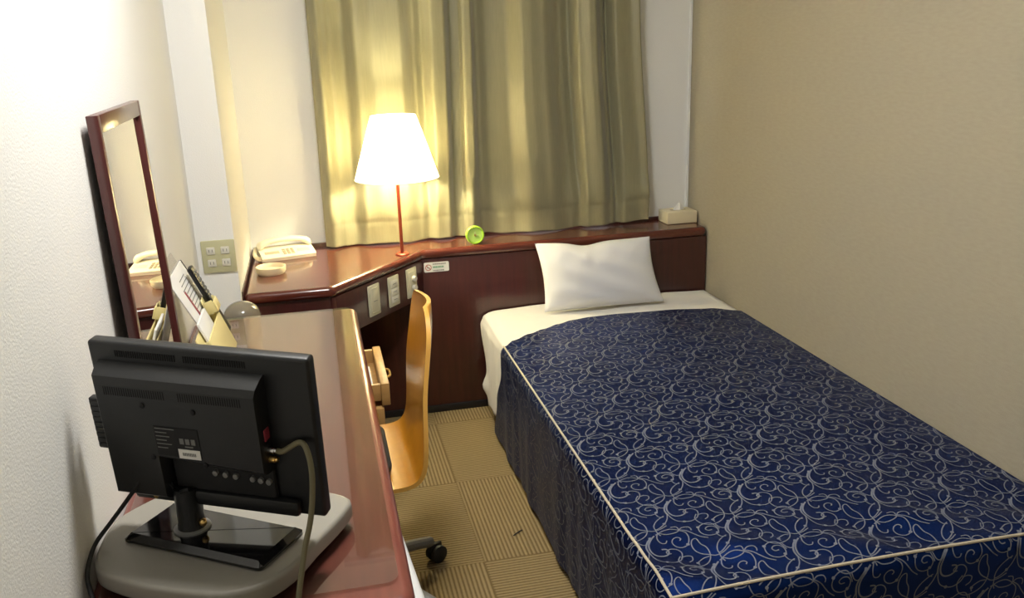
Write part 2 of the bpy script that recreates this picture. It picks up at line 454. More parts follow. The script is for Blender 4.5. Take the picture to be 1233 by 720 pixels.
# embroidered scrolls follow the surface
MOTIF = [
[(27,23),(48,33),(66,34),(81,24),(70,18),(50,18),(39,25),(32,27)],
[(35,30),(27,15),(25,2),(29,-8),(38,-9),(43,-2)],
[(81,24),(92,13),(92,-6),(82,-25),(67,-30),(55,-23),(52,-10),(59,0),(69,2),(74,-4),(70,-9)],
[(82,27),(97,17),(108,2),(118,-11),(131,-21)],
[(69,41),(80,40),(83,34),(82,25)],
[(82,25),(92,32),(105,31),(109,23),(107,16)],
[(11,14),(-1,0),(-10,-18),(-11,-37)],
[(23,21),(11,9),(0,-7),(-5,-25),(-3,-41),(5,-50),(18,-51),(29,-45),(34,-35),(31,-28),(21,-27)],
[(-10,-34),(-8,-54),(-1,-70),(13,-78),(29,-80),(45,-72),(54,-60),(59,-44),(52,-32),(39,-29),(28,-37),(29,-44),(37,-43)],
[(-10,-34),(-19,-56),(-33,-74),(-51,-87),(-60,-88),(-58,-75),(-49,-61),(-35,-49),(-21,-41)],
[(-60,-88),(-61,-103),(-58,-115)],
[(51,-56),(41,-71),(41,-85),(47,-98),(61,-106),(79,-104),(97,-94),(108,-81),(113,-65),(113,-48),(107,-34),(105,-14),(95,-16),(88,-30),(88,-48),(96,-62),(109,-71),(122,-79),(140,-77),(159,-67)],
[(51,-61),(64,-58),(74,-63),(71,-75),(61,-82)],
[(108,-76),(94,-77),(77,-88),(77,-99)],
[(73,-107),(77,-120),(85,-126),(94,-121)],
[(126,22),(123,5),(130,-9),(144,-15),(159,-10),(165,6),(159,18),(147,19),(139,12),(143,5),(152,6)],
[(126,22),(142,32),(159,31),(166,16),(169,5)],
[(154,-13),(157,-28),(167,-32)]]
DOTS = [(82,-25),(13,-78),(-33,-73),(76,-90),(126,22),(158,-9),(11,14)]
mot = [[p / 1000 for p in catmull([Vector((a, b)) for a, b in c], 4)] for c in MOTIF]
sp.mi = 1
def inside(p):
    u, v = p.x, p.y
    if u > -.008: return False
    if u >= XE and v >= YE: return v < vtop(u) - .004
    if u < XE and v >= YE: return XE - u < DROP - .005 and v < vtop_side(XE - u) - .004
    if u >= XE and v < YE: return YE - v < DROP - .005
    return False
def ribbon(pts, hw):
    prev = None
    for i, p in enumerate(pts):
        if not inside(p): prev = None; continue
        t = pts[min(i + 1, len(pts) - 1)] - pts[max(i - 1, 0)]
        if t.length < 1e-7: continue
        n = Vector((-t.y, t.x)).normalized() * hw
        # a step over a seam starts a new strip
        side = (p.x < XE, p.y < YE)
        a, b = S(p.x + n.x, p.y + n.y, .0011), S(p.x - n.x, p.y - n.y, .0011)
        cur = (sp.bm.verts.new(a), sp.bm.verts.new(b), side)
        if prev and prev[2] == side: sp.face((prev[0], cur[0], cur[1], prev[1]))
        prev = cur
LA, LB = Vector((.190, .014)), Vector((-.095, -.132)); O0 = Vector((-.395, -1.487))
for i in range(-16, 17):
    for j in range(-13, 14):
        o = O0 + LA * i + LB * j
        if not (XE - DROP - .2 < o.x < .15 and YE - DROP - .2 < o.y < 0): continue
        for k, c in enumerate(mot): ribbon([o + p for p in c], .0019 if k in (6, 7) else .00125)
        for dx, dy in DOTS:
            c = o + Vector((dx, dy)) / 1000
            if inside(c) and inside(c + Vector((.006, .006))) and inside(c - Vector((.006, .006))):
                sp.face([sp.bm.verts.new(S(c.x + .0042 * math.cos(a), c.y + .0042 * math.sin(a), .0014)) for a in [k * PI / 3 for k in range(6)]])
spread = sp.build('bedspread', [M['navy'], M['thread']], origin=(-.5, -1.2, 0), angle=60, normals=False)
spread.data.flip_normals() if False else None
tag(spread, 'navy blue satin bedspread with silver scroll embroidery draped over the bed', 'bedspread')
pp = MB(); pp.tube([S(XE + .0005, YE + (vtop(XE) - YE) * k / 90, .002) for k in range(91)], .0032, 8)
pp.build('piping', M['piping'], spread)
pp = MB(); pp.tube([S(XE + k / 60 * (-.006 - XE), YE + .0005, .002) for k in range(61)], .0032, 8)
pp.build('piping', M['piping'], spread)

# white sheet over the head end, hanging down the open side
XS = -.974
def Sh(u, v):
    if u >= XS: 
        z = .4155 + .006 * (1 - min(abs((u + .50) / .49), 1) ** 2.2) - .018 * math.exp(-(u - XS) * 45) - .012 * sm(-.10, -.02, u) * sm(-.30, -.36, v) + .0015 * math.sin(u * 23 + v * 11)
        return Vector((u, v, z))
    d = XS - u; a = sm(0, .08, d)
    bulge = .010 * sm(0, .03, d) + (.020 * math.exp(-((d - .26) / .03) ** 2) * math.exp(-((v + .10) / .05) ** 2)) + .004 * math.sin(v * 34 + 1) * a + .003 * math.sin(v * 61 + d * 9) * a
    z = .4155 - .018 - d
    inset = sm(-.45, -.25, v)                      # the part under the spread stays close to the mattress
    return Vector((XS - .002 - bulge * inset, v, z))
sh = MB()
def sheet_pt(s, t):
    if s < .62: return Sh(-.020 + s / .62 * (XS + .020), -.60 + t * .590)
    d = ((s - .62) / .38) ** 1.3 * .335
    return Sh(XS - d - 1e-7, -.60 + t * (.590 - .085 * sm(.02, .30, d)))
sh.grid(sheet_pt, 84, 48)
sheet = sh.build('bed_sheet', M['white_cloth'], origin=(-.5, -.3, .41), angle=120, normals=False)
tag(sheet, 'white cotton sheet on the head end of the bed, hanging down its open side', 'sheet')
so = sheet.modifiers.new('thick', 'SOLIDIFY'); so.thickness = .004; so.offset = -1

# pillow
pl = MB()
BLp, BRp, TLp, TRp = Vector((-.757, -.150, .436)), Vector((-.262, -.160, .436)), Vector((-.775, -.085, .700)), Vector((-.298, -.085, .690))
nrm = ((BRp - BLp).cross(TLp - BLp)).normalized()    # towards the foot of the bed
def pil(side):
    def f(s, t):
        a, b = 2 * s - 1, 2 * t - 1
        cs = s; ct = t
        # sides pull in between the corners
        cs = s + .030 * (1 - b * b) * (-a) ; 
        ct = t - .020 * (1 - a * a) * b * (1.0 if b > 0 else .3)
        dent = -.055 * math.exp(-((s - .42) / .13) ** 2) * sm(.55, 1., t)
        ct += dent
        p = BLp.lerp(BRp, cs).lerp(TLp.lerp(TRp, cs), ct)
        th = ((1 - abs(a) ** 2.6) * (1 - abs(b) ** 2.6)) ** .55
        wr = .0
        if side > 0:
            wr = .0025 * math.exp(-((s - .43 - .06 * (1 - t)) / .04) ** 2) * sm(.35, 1, t) * -1
            wr += .004 * math.sin(t * 26 + s * 8) * math.exp(-(s / .13) ** 2) * (1 - t) + .003 * math.sin((s - t * .4) * 30) * sm(.5, 1, t)
            wr += .0025 * math.sin(t * 19 + s * 14)
        k = .066 if side > 0 else .026
        return p + nrm * (side * k * th + wr * th)
    return f
pl.grid(pil(1), 48, 34); pl.grid(pil(-1), 48, 34)
pillow = pl.build('pillow', M['pillow'], origin=(-.52, -.12, .43), angle=80, weld=.0004)
tag(pillow, 'white pillow leaning upright against the dark headboard', 'pillow')

# ------------------------------------------------------------------ curtains
CT = 2.12
def px2x(p): return (p - 372) / 391 * 1.30 - 1.563
FL = [(372, .0), (383, .026), (396, -.012), (412, -.030), (428, .012), (450, .030), (478, .030), (498, -.012), (508, -.026), (520, .022), (534, .018), (546, -.034), (556, -.030), (563, .0)]
FR = [(563, .020), (569, .034), (580, -.002), (592, -.016), (612, -.012), (632, .026), (652, .018), (676, -.020), (686, -.030), (694, .014), (710, .026), (724, -.010), (730, -.030), (738, .008), (756, .002), (766, .012)]
def curtain(folds, xl0, xl1, xr0, xr1, seed, zb, amp):
    xs = [px2x(a) for a, b in folds]; ys = [b for a, b in folds]
    def f(s, t):
        zbot = zb(s) ; z = zbot + (CT - zbot) * t ** 1.15
        top = sm(.7, 1.65, z)
        x = (xl0 + (xl1 - xl0) * top) * (1 - s) + (xr0 + (xr1 - xr0) * top) * s
        xq = xs[0] + s * (xs[-1] - xs[0])
        wob = .010 * math.sin(z * 3 + seed) * sm(1.5, .8, z)
        low = sm(1.05, .70, z)
        y = .158 - amp * interp(xs, ys, min(max(xq + wob * math.sin(s * PI), xs[0]), xs[-1])) * (1.0 - .45 * low)
        y -= .020 * math.exp(-((z - .84) / .06) ** 2) * (.5 + .5 * math.sin(s * 19 + seed)) * low
        y += .005 * math.sin(s * 31 + seed * 2 + z * 16) * low * sm(.69, .8, z)
        # narrow groove where the hem is stitched
        y += .005 * math.exp(-((z - zbot - .088) / .005) ** 2)
        return Vector((x, min(max(y, .062 + .060 * sm(.72, 1.0, z)), .205), z))
    mb = MB(); mb.grid(f, 150, 130)
    return mb
c1 = curtain(FL, -1.568, -1.563, -.985, -.968, 1.0, lambda s: .6935 + .006 * (1 + math.sin(s * 15 + 2)) * .5, 1.25)
lab = 'olive gold satin curtain panel behind the glowing lamp'
cu = c1.build('curtain', M['curtain'], origin=(-1.28, .13, .69), angle=80, normals=False); tag(cu, lab, 'curtain', 'window curtains')
c2 = curtain(FR, -1.000, -.990, -.212, -.262, 2.3, lambda s: .6935 + .005 * (1 + math.sin(s * 19 + 1)) * .5 + .010 * math.exp(-((s - .10) / .06) ** 2) + .012 * sm(.6, 1, s), 1.5)
cu2 = c2.build('curtain', M['curtain'], origin=(-.6, .13, .69), angle=80, normals=False); tag(cu2, 'olive gold satin curtain panel above the pillow, right of the lime clock', 'curtain', 'window curtains')
for c in (cu, cu2):
    so = c.modifiers.new('thick', 'SOLIDIFY'); so.thickness = .0025; so.offset = 0
rl = thing('curtain_rail', 'white curtain rail along the top of the window', 'curtain rail', (-.9, .13, CT))
MB().box(-1.62, -.18, .115, .150, CT + .001, CT + .025, .004).build('rail', M['alu'], rl)
for x in (-1.61, -.19): MB().box(x - .012, x + .012, .1495, .2268, CT + .002, CT + .02, .003).build('bracket', M['alu'], rl)

# ------------------------------------------------------------------ table lamp
lx, ly = -1.288, -.042
lp = thing('table_lamp', 'lit lamp with white cone shade on a thin red pole, in front of the curtain', 'lamp', (lx, ly, .690))
MB().lathe([(.0, .6902), (.026, .6902), (.026, .694), (.022, .697), (.0, .6975)], (lx, ly, 0), 32).build('base_flange', M['lamp_pole'], lp)
MB().lathe([(.0065, .696), (.0065, 1.02), (.0, 1.02)], (lx, ly, 0), 16).build('pole', M['lamp_pole'], lp)
shd = MB().lathe([(.157, .984), (.0835, 1.214)], (lx, ly, 0), 64, cap=False).build('lamp_shade', M['shade'], lp, normals=False)
for rr, zz in ((.157, .984), (.0835, 1.214)): MB().tube([(lx + rr * math.cos(a), ly + rr * math.sin(a), zz) for a in [2 * PI * k / 48 for k in range(49)]], .0014, 6).build('shade_rim', M['white_paper'], shd)
MB().lathe([(.0, 1.015), (.016, 1.017), (.016, 1.045), (.0, 1.05)], (lx, ly, 0), 20).build('bulb_socket', M['white_paper'], lp)
MB().sphere((lx, ly, 1.068), .026, 1, 1, 1.2, 12).build('bulb', M['bulb'], lp)
spd = MB()
for k in range(3):
    a = 2 * PI * k / 3 + .4; spd.tube([(lx + .012 * math.cos(a), ly + .012 * math.sin(a), 1.040), (lx + .083 * math.cos(a), ly + .083 * math.sin(a), 1.2125)], .0012, 6)
spd.build('shade_holder', M['chrome'], lp)

# ------------------------------------------------------------------ things on the counter
clk = thing('desk_clock', 'small lime green round clock standing upright on the counter by the curtain', 'clock', (-.990, .030, .690))
b0 = MB().lathe([(.0, .018), (.034, .018), (.037, .014), (.037, .002), (.034, -.001), (.031, -.001), (.030, .004), (.0, .004)], (-.990, .022, .7278), 40, 'y').build('case', M['lime'], clk)
MB().lathe([(.0, .0025), (.0295, .0025), (.0295, .0038), (.0, .0038)], (-.990, .022, .7278), 40, 'y').build('dial', M['lime_face'], clk)
MB().lathe([(.0, -.001), (.0045, -.0005), (.0045, .0026), (.0, .0026)], (-.990, .022, .7278), 16, 'y').build('hub', M['brass'], clk)
hd = MB(); hd.box(-.991, -.989, .0228, .0240, .7278, .742); hd.box(-.990, -.978, .0228, .0240, .7268, .7286); hd.build('hand', M['plate'], clk)

tb = thing('tissue_box', 'cream tissue box with white tissue on the counter by the beige wall', 'tissue box', (-.080, .145, .690))
MB().box(-.148, -.012, .092, .195, .6903, .742, .004, 3).build('box', M['cream'], tb)
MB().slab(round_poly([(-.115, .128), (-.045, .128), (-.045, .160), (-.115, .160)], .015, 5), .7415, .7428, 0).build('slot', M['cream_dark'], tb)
ti = MB()
def tis(s, t):
    a = s * 2 * PI; r = (1 - t) ** .75
    return Vector((-.080 + .024 * r * math.cos(a) * (1 + .25 * math.cos(3 * a)) + .006 * t, .144 + .012 * r * math.sin(a) * (1 + .3 * math.sin(4 * a)), .742 + .032 * t + .004 * math.sin(a * 2) * t * (1 - t)))
ti.grid(tis, 32, 10); ti.build('tissue', M['white_paper'], tb, angle=80)

# telephone
ph = thing('telephone', 'ivory push button telephone with handset on the corner counter', 'telephone', (-1.722, .085, .690), R(12), local=True)
def phb(s, t): pass
body = MB()
prof = [(-.058, .004), (-.061, .017), (-.054, .023), (.028, .038), (.052, .040), (.058, .034), (.058, .004)]   # y,z side outline
rings = []
for x, k in ((-.098, .88), (-.102, 1.), (.102, 1.), (.098, .88)):
    rings.append([(x, y * (.97 if k < 1 else 1), max(.0005 + 0 * k, (z - .004) * k + .0005)) for y, z in prof])
body.rings(rings); base = body.build('base', M['phone_white'], ph, angle=40)
def on_top(y): return .0195 + (y + .054) / .082 * .015 + .0005
keys = MB()
for r_ in range(4):
    for c_ in range(3):
        y = -.044 + r_ * .0135; x = -.012 + c_ * .016; z = on_top(y)
        keys.box(x - .0055, x + .0055, y - .0045, y + .0045, z - .003, z + .0025, .001)
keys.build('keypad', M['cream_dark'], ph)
for x0, x1 in ((-.085, -.030), (.040, .085)):
    y = -.022; z = on_top(y)
    lb = MB(); lb.box(x0, x1, y - .012, y + .012, -.0008, .0008, .0004)
    lb.transform(Matrix.Translation((0, y, z)) @ Matrix.Rotation(math.atan2(.015, .082), 4, 'X') @ Matrix.Translation((0, -y, 0)))
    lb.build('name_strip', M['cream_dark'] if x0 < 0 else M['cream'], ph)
hs = MB()
rg_ = []
for k in range(25):
    q = -1 + 2 * k / 24; x = q * .102
    zc = .047 + .016 * (1 - abs(q) ** 2.2); yc = .034
    hh = .010 + .006 * sm(.62, .92, abs(q)); hw = .019 + .006 * sm(.6, .9, abs(q))
    if abs(q) > .999: hh *= .6; hw *= .7
    zc -= .006 * sm(.62, .92, abs(q))
    rg_.append([(x, yc + hw * math.copysign(abs(math.cos(a)) ** .7, math.cos(a)), zc + hh * math.copysign(abs(math.sin(a)) ** .7, math.sin(a))) for a in [2 * PI * i / 16 for i in range(16)]])
hs.rings(rg_); handset = hs.build('handset', M['phone_white'], ph, angle=50)
cp = []
for k in range(260):
    t = k / 259; a = t * 2 * PI * 20
    cx0 = -.106 - .013 * math.sin(t * PI) ; cy0 = .045 - .105 * t; cz0 = .012 + .022 * (1 - t) ** 2
    if t > .85: cx0 += (t - .85) / .15 * .012
    cp.append((cx0 + .0065 * math.cos(a), cy0, max(cz0 + .0065 * math.sin(a), .0025)))
MB().tube(cp, .0016, 6).build('coiled_cord', M['cream'], ph)

ash = MB().lathe([(.0, .6905), (.046, .6905), (.052, .700), (.053, .716), (.0505, .7175), (.048, .715), (.045, .703), (.0, .700)], (-1.772, -.165, 0), 48)
tag(ash.build('ashtray', M['cream'], origin=(-1.772, -.165, .690), angle=50), 'round cream ashtray on the corner counter in front of the telephone', 'ashtray')

# wall outlet on the column
ot = thing('wall_outlet', 'square ivory four socket outlet plate on the white corner column', 'outlet', (-1.911, -.4505, .832))
MB().box(-1.963, -1.859 - .0005, -.4575, -.4505, .779, .885, .003).build('plate', M['plate_outlet'], ot)
for x in (-1.934, -1.890):
    for z in (.852, .812):
        so_ = MB().box(x - .013, x + .013, -.4605, -.4572, z - .012, z + .012, .002).build('socket', M['plate_white'], ot)
        q = MB()
        for dx in (-.005, .005): q.box(x + dx - .001, x + dx + .001, -.4610, -.4602, z - .004, z + .005)
        q.build('slot', M['ink'], so_, smooth=False)

# ------------------------------------------------------------------ desk
DZ = .700
desk = thing('desk', 'long glossy mahogany desk along the left white wall, under a glass sheet', 'desk', (-1.74, -1.48, 0))
dt = round_poly([(-1.975, -2.238), (-1.502, -2.238), (-1.502, -.722), (-1.975, -.722)], [.021, .034, .024, .021], 6)
MB().slab(dt, .664, DZ, .016, 5).build('desk_top', M['desk_top'], desk)
MB().box(-1.975, -1.955, -2.20, -.74, 0, .6635, .002).build('back_panel', M['wood'], desk)
MB().box(-1.954, -1.535, -2.215, -2.195, 0, .6635, .002).build('side_panel', M['wood'], desk)
MB().box(-1.954, -1.60, -1.68, -1.665, .0, .6635, .002).build('partition', M['wood'], desk)
MB().box(-1.545, -1.53, -2.19, -.73, .610, .6635, .002).build('front_rail', M['wood'], desk)
gp = round_poly([(-1.957, -2.190), (-1.522, -2.190), (-1.522, -.736), (-1.957, -.736)], .020, 6)
gl = MB().slab(gp, DZ + .0006, DZ + .0056, 0).build('glass_sheet', M['glass'], origin=(-1.74, -1.46, DZ), smooth=False)
tag(gl, 'clear glass sheet with rounded corners lying on the mahogany desk top', 'glass sheet')
GZ = DZ + .006

# fridge below the desk, door ajar
fr = thing('mini_fridge', 'white mini fridge under the near end of the desk, door slightly ajar', 'fridge', (-1.72, -1.93, 0))
MB().box(-1.945, -1.535, -2.185, -1.705, .015, .500, .010, 3).build('cabinet', M['fridge'], fr)
fd = MB().box(0, .038, -.470, 0, .02, .498, .010, 3)
fd.transform(Matrix.Translation((-1.518, -1.708, 0)) @ Matrix.Rotation(R(4.2), 4, 'Z'))
door_f = fd.build('door', M['fridge'], fr)
fg = MB().box(-.014, 0, -.45, -.02, .04, .48, .004); fg.transform(Matrix.Translation((-1.518, -1.708, 0)) @ Matrix.Rotation(R(4.2), 4, 'Z')); fg.build('door_gasket', M['plate_white'], door_f)
for y in (-2.15, -1.74):
    for x in (-1.91, -1.57): MB().lathe([(.0, 0), (.015, 0), (.015, .016), (.0, .016)], (x, y, 0), 16).build('foot', M['rubber'], fr)

# drawer pedestal at the far end
pd = thing('drawer_pedestal', 'mahogany drawer pedestal below the far end of the desk, drawers pulled open', 'drawer unit', (-1.7, -.71, 0))
pb = MB()
pb.box(-1.90, -1.51, -.893, -.877, .02, .545, .002); pb.box(-1.90, -1.51, -.541, -.525, .02, .545, .002)
pb.box(-1.90, -1.51, -.876, -.542, .527, .545, .001); pb.box(-1.90, -1.885, -.876, -.542, .02, .526); pb.box(-1.884, -1.512, -.876, -.542, .02, .036)
pb.build('carcass', M['wood'], pd)
def drawer(x1, z0, z1):
    d = MB()
    t = .014
    d.box(-1.86, x1, -.874, -.874 + t, z0, z1, .0015); d.box(-1.86, x1, -.546 - t, -.546, z0, z1, .0015)
    d.box(-1.86, -1.86 + t, -.874 + t, -.546 - t, z0, z1); d.box(-1.86 + t, x1, -.874 + t, -.546 - t, z0, z0 + .008)
    o = d.build('drawer', M['oak'], pd)
    MB().box(x1 + .0003, x1 + .026, -.886, -.540, z0 - .012, z1 + .006, .003).build('drawer_front', M['oak'], o)
    MB().tube([(x1 + .026, -.75, (z0 + z1) / 2), (x1 + .039, -.74, (z0 + z1) / 2), (x1 + .039, -.69, (z0 + z1) / 2), (x1 + .026, -.68, (z0 + z1) / 2)], .004, 8, smooth=4).build('handle', M['brass'], o)
drawer(-1.456, .446, .498)
drawer(-1.476, .362, .420)
drawer(-1.505, .060, .335)
dp = MB(); dp.box(-1.600, -1.475, -.845, -.660, .4544, .4800, .001)
dpo = dp.build('paper_pad', M['drawer_paper'], origin=(-1.53, -.74, .4544)); tag(dpo, 'pale blue white paper pad lying in the open top drawer', 'paper')

# smoky dome topped pot on the pedestal
pot = thing('ice_pail', 'glossy smoky brown domed pail behind the far end of the desk', 'pail', (-1.850, -.590, .545))
MB().lathe([(.0, .5455), (.044, .5455), (.048, .550), (.054, .655), (.0, .655)], (-1.850, -.590, 0), 40).build('body', M['smoke'], pot)
MB().lathe([(.057, .6555), (.057, .668)] + [(.056 * math.cos(a), .668 + .046 * math.sin(a)) for a in [PI / 2 * k / 10 for k in range(11)]], (-1.850, -.590, 0), 40).build('domed_lid', M['smoke'], pot)

# ------------------------------------------------------------------ mirror
mi = thing('leaning_mirror', 'tall narrow mirror in a dark mahogany frame on the left wall', 'mirror', (-1.930, -1.54, GZ))
def mbox(mb, y0, y1, h0, h1, d0, d1, bev=.002): mb.box(d0, d1, y0, y1, h0, h1, bev)
LEAN = Matrix.Translation((-1.9295, -1.446, GZ + .0003)) @ Matrix.Rotation(R(.6), 4, 'Z') @ Matrix.Translation((0, 1.446, 0)) @ Matrix.Rotation(-R(1.6), 4, 'Y')
Hm, Y0, Y1 = .6630, -1.669, -1.223
f = MB(); mbox(f, Y0, Y0 + .020, 0, Hm, -.020, 0); mbox(f, Y1 - .020, Y1, 0, Hm, -.020, 0); mbox(f, Y0 + .0203, Y1 - .0203, Hm - .032, Hm, -.020, 0); mbox(f, Y0 + .0203, Y1 - .0203, 0, .04, -.020, 0)
f.transform(LEAN); fo = f.build('frame', M['wood_mirror'], mi)
g = MB(); mbox(g, Y0 + .017, Y1 - .017, .02, Hm - .02, -.0105, -.0080, 0); g.transform(LEAN); g.build('mirror_glass', M['mirror'], mi, smooth=False)
g = MB(); mbox(g, Y0 + .017, Y1 - .017, .02, Hm - .02, -.0195, -.0110, 0); g.transform(LEAN); g.build('backing', M['black_matte'], mi, smooth=False)

# ------------------------------------------------------------------ stationery leaning by the wall
PB = Vector((-1.862, 0, GZ + .001)); PT = Vector((-1.968, 0, .985)); ldir = (PT - PB).normalized(); lnx = Vector((ldir.z, 0, -ldir.x))
def LM(y, up, out): return PB + ldir * up + lnx * out + Vector((0, y, 0))
def lean_box(mb, y0, y1, u0, u1, o0, o1, bev=0., shear=0.):
    n0 = len(mb.bm.verts); mb.box(y0, y1, u0, u1, o0, o1, bev)
    mb.bm.verts.ensure_lookup_table()
    for v in list(mb.bm.verts)[n0:]:
        p = LM(v.co.x + shear * v.co.y, v.co.y, v.co.z); v.co = p
    return mb
SHR = -.33
st = thing('leaflet_board', 'white information leaflet board leaning on the wall beside the mirror', 'leaflet board', (-1.87, -1.05, GZ))
lean_box(MB(), -1.115, -.892, .0, .255, 0, .003, .001, SHR).build('sheet', M['white_paper'], st)
lean_box(MB(), -.8915, -.887, .0, .255, -.001, .0042, 0, SHR).build('black_edge', M['black_matte'], st)
q = MB()
for k in range(9): lean_box(q, -1.03 - .01 * (k % 3), -.945, .225 - k * .012, .2275 - k * .012, .0031, .0034, 0, SHR)
q.build('print_lines', M['ink'], st, smooth=False)
lean_box(MB(), -1.05, -1.035, .06, .20, .0031, .0036, 0, SHR).build('red_band', M['red_band'], st)
ac = lean_box(MB(), -1.10, -.93, .262, .290, .0, .003, .0, SHR)
tag(ac.build('acrylic_plate', M['clear'], origin=(-1.96, -1.0, .97)), 'small clear acrylic plate on the wall above the leaflet board', 'acrylic plate')
hd_ = thing('pocket_holder', 'pale yellow plastic pocket holder standing before the leaflet board', 'holder', (-1.85, -1.05, GZ))
h = MB()
lean_box(h, -1.2655, -1.0245, .0, .004, .0085, .0295, .001); lean_box(h, -1.270, -1.020, .0, .100, .030, .034, .001)
lean_box(h, -1.270, -1.266, .0, .100, .0085, .0295, .001); lean_box(h, -1.024, -1.020, .0, .100, .0085, .0295, .001); lean_box(h, -1.270, -1.020, .0, .115, .005, .008, .001)
h.build('tray', M['yellow'], hd_)
h = MB(); lean_box(h, -1.045, -.990, .106, .150, .010, .013, .001); lean_box(h, -1.045, -.990, .106, .135, .036, .040, .001); lean_box(h, -1.045, -1.042, .106, .140, .0132, .0358, .001); lean_box(h, -.993, -.990, .106, .140, .0132, .0358, .001)
h.build('tall_pocket', M['yellow'], hd_)
rc = thing('remote_control', 'slim black remote control standing in the pale yellow holder', 'remote control', (-1.88, -.955, .75))
lean_box(MB(), -.990, -.950, .030, .235, .0155, .0285, .004, -.18).build('case', M['black'], rc)
q = MB()
for k in range(7):
    for c in range(3): lean_box(q, -.983 + c * .0115, -.976 + c * .0115, .215 - k * .013, .222 - k * .013, .0283, .0300, .0005, -.18)
q.build('buttons', M['ink'], rc)
lf = lean_box(MB(), -1.20, -1.06, .008, .135, .012, .018, .001, -.1)
tag(lf.build('brochure', M['white_paper'], origin=(-1.88, -1.1, .75)), 'white brochures tucked in the low pocket of the yellow holder', 'brochure')

# ------------------------------------------------------------------ swivel board under the television
RZ0, RZ1 = GZ + .0003, .747
rp = [(-1.580, -2.006), (-1.606, -2.061), (-1.637, -2.111), (-1.672, -2.172), (-1.715, -2.209), (-1.767, -2.216), (-1.822, -2.196), (-1.879, -2.166), (-1.933, -2.126), (-1.960, -2.091), (-1.966, -2.036), (-1.957, -1.960), (-1.918, -1.910), (-1.870, -1.875), (-1.80, -1.868), (-1.64, -1.945), (-1.592, -1.978)]
rp = list(reversed(rp))
rb = thing('swivel_board', 'warm grey rounded swivel board carrying the television on the desk', 'swivel board', (-1.77, -2.04, GZ))
rpc = [tuple(p) for p in catmull([Vector(p) for p in rp + rp[:1]], 3)][:-1]
MB().slab(rpc, RZ0 + .010, RZ1, .007, 4).build('top_plate', M['tray'], rb, angle=50)
MB().slab(offset_poly(rpc, -.016), RZ0, RZ0 + .0098, 0).build('turntable_base', M['black_matte'], rb)

# ------------------------------------------------------------------ television, seen from behind
TVX, TVY = -1.793, -2.060
tv = thing('television', 'small black flat television seen from behind at the near end of the desk', 'television', (TVX, TVY, RZ1 + .0003), R(-34), local=True)
sb = MB(); bp_ = round_poly([(-.128, -.056), (.128, -.056), (.128, .056), (-.128, .056)], .008, 4)
rs = []
for off, z in ((-.002, 0), (0, .002), (0, .006), (-.010, .013)): rs.append([(x, y, z) for x, y in offset_poly(bp_, off)])
sb.rings(rs); sb.build('stand_base', M['black_gloss'], tv, angle=25)
# panel frame: local x along the panel, z up, -y towards the viewer
wl = Matrix.Translation((TVX, TVY, RZ1 + .0003)) @ Matrix.Rotation(R(-34), 4, 'Z')
pw = Matrix.Translation((-1.777, -2.055, .799)) @ Matrix.Rotation(R(-25), 4, 'Z') @ Matrix.Rotation(R(6.75), 4, 'X') @ Matrix.Rotation(R(2.5), 4, 'Y') @ Matrix.Diagonal((.913, 1, 1.047, 1))
PM = wl.inverted() @ pw
W2, H2 = .190, .256
b = MB(); b.slab(round_poly([(-W2, 0), (W2, 0), (W2, H2), (-W2, H2)], .006, 4), -.022, 0, .005, 3, axis='y'); b.transform(PM)
shell = b.build('back_shell', M['black'], tv, angle=40)
b = MB(); b.box(-W2 + .012, W2 - .012, .0218, .0228, .018, H2 - .012); b.transform(PM); b.build('screen', M['black_gloss'], tv)
# raised housing with sloping upper edge
hum = [(-.174, .018), (-.070, .018), (-.070, .092), (.112, .076), (.112, .226), (-.174, .226)]
b = MB(); rs = []
def hump(off_top, off, d): 
    return [(-.174 + off, -d, .018 + off), (-.070 - off * .5, -d, .018 + off), (-.070 - off * .5, -d, .088 + off), (.112 - off * .35, -d, .078 + off), (.112 - off * .35, -d, .228 - off_top), (-.174 + off, -d, .228 - off_top)]
rs = [hump(0, 0, -.001), hump(.004, .001, .012), hump(.012, .004, .026), hump(.022, .009, .031)]
b.rings(rs); b.transform(PM); house = b.build('rear_housing', M['black'], tv, angle=20)
b = MB(); b.box(-.069, .112, -.010, .001, .030, .080, .004); b.transform(PM); b.build('socket_bay', M['black_matte'], tv)
b = MB(); b.box(-.150, .150, -.014, .001, .004, .030, .006); b.transform(PM); b.build('lower_bar', M['black'], tv)
b = MB()
for x0, y0, y1, z0, z1 in ((-.142, -.0008, .0004, .2345, .2445), (-.022, -.0008, .0004, .2345, .2445), (-.150, -.0312, -.0290, .190, .2030), (-.020, -.0312, -.0290, .190, .2030)):
    b = MB()
    for k in range(27): b.box(x0 + k * .0040, x0 + k * .0040 + .0018, y0, y1, z0, z1)
    b.transform(PM); b.build('vent_grille', M['slot'], house, smooth=False)
for x, z in ((-.086, .178), (.002, .175), (-.084, .094), (.008, .090)):
    b = MB().lathe([(.0, -.0335), (.0028, -.0335), (.0042, -.0325), (.0045, -.030), (.0, -.030)], (x, 0, z), 16, 'y'); b.transform(PM); b.build('screw', M['black_matte'], house)
b = MB().lathe([(.0, -.0165), (.004, -.0165), (.004, -.013), (.0, -.013)], (-.108, 0, .014), 16, 'y'); b.transform(PM); b.build('brass_screw', M['brass'], house)
b = MB().box(-.073, .004, -.0320, -.0309, .100, .147); b.transform(PM); lb = b.build('rating_label', M['black_matte'], house, smooth=False)
q = MB()
for k in range(6): q.box(-.071, -.071 + (.034, .020, .024, .018, .026, .018)[k], -.0324, -.0319, .1435 - k * .0062, .1447 - k * .0062)
for k in range(3): q.box(-.030 + .010 * k, -.023 + .010 * k, -.0324, -.0319, .122, .131)
q.box(-.022, -.008, -.0324, -.0319, .117, .119)
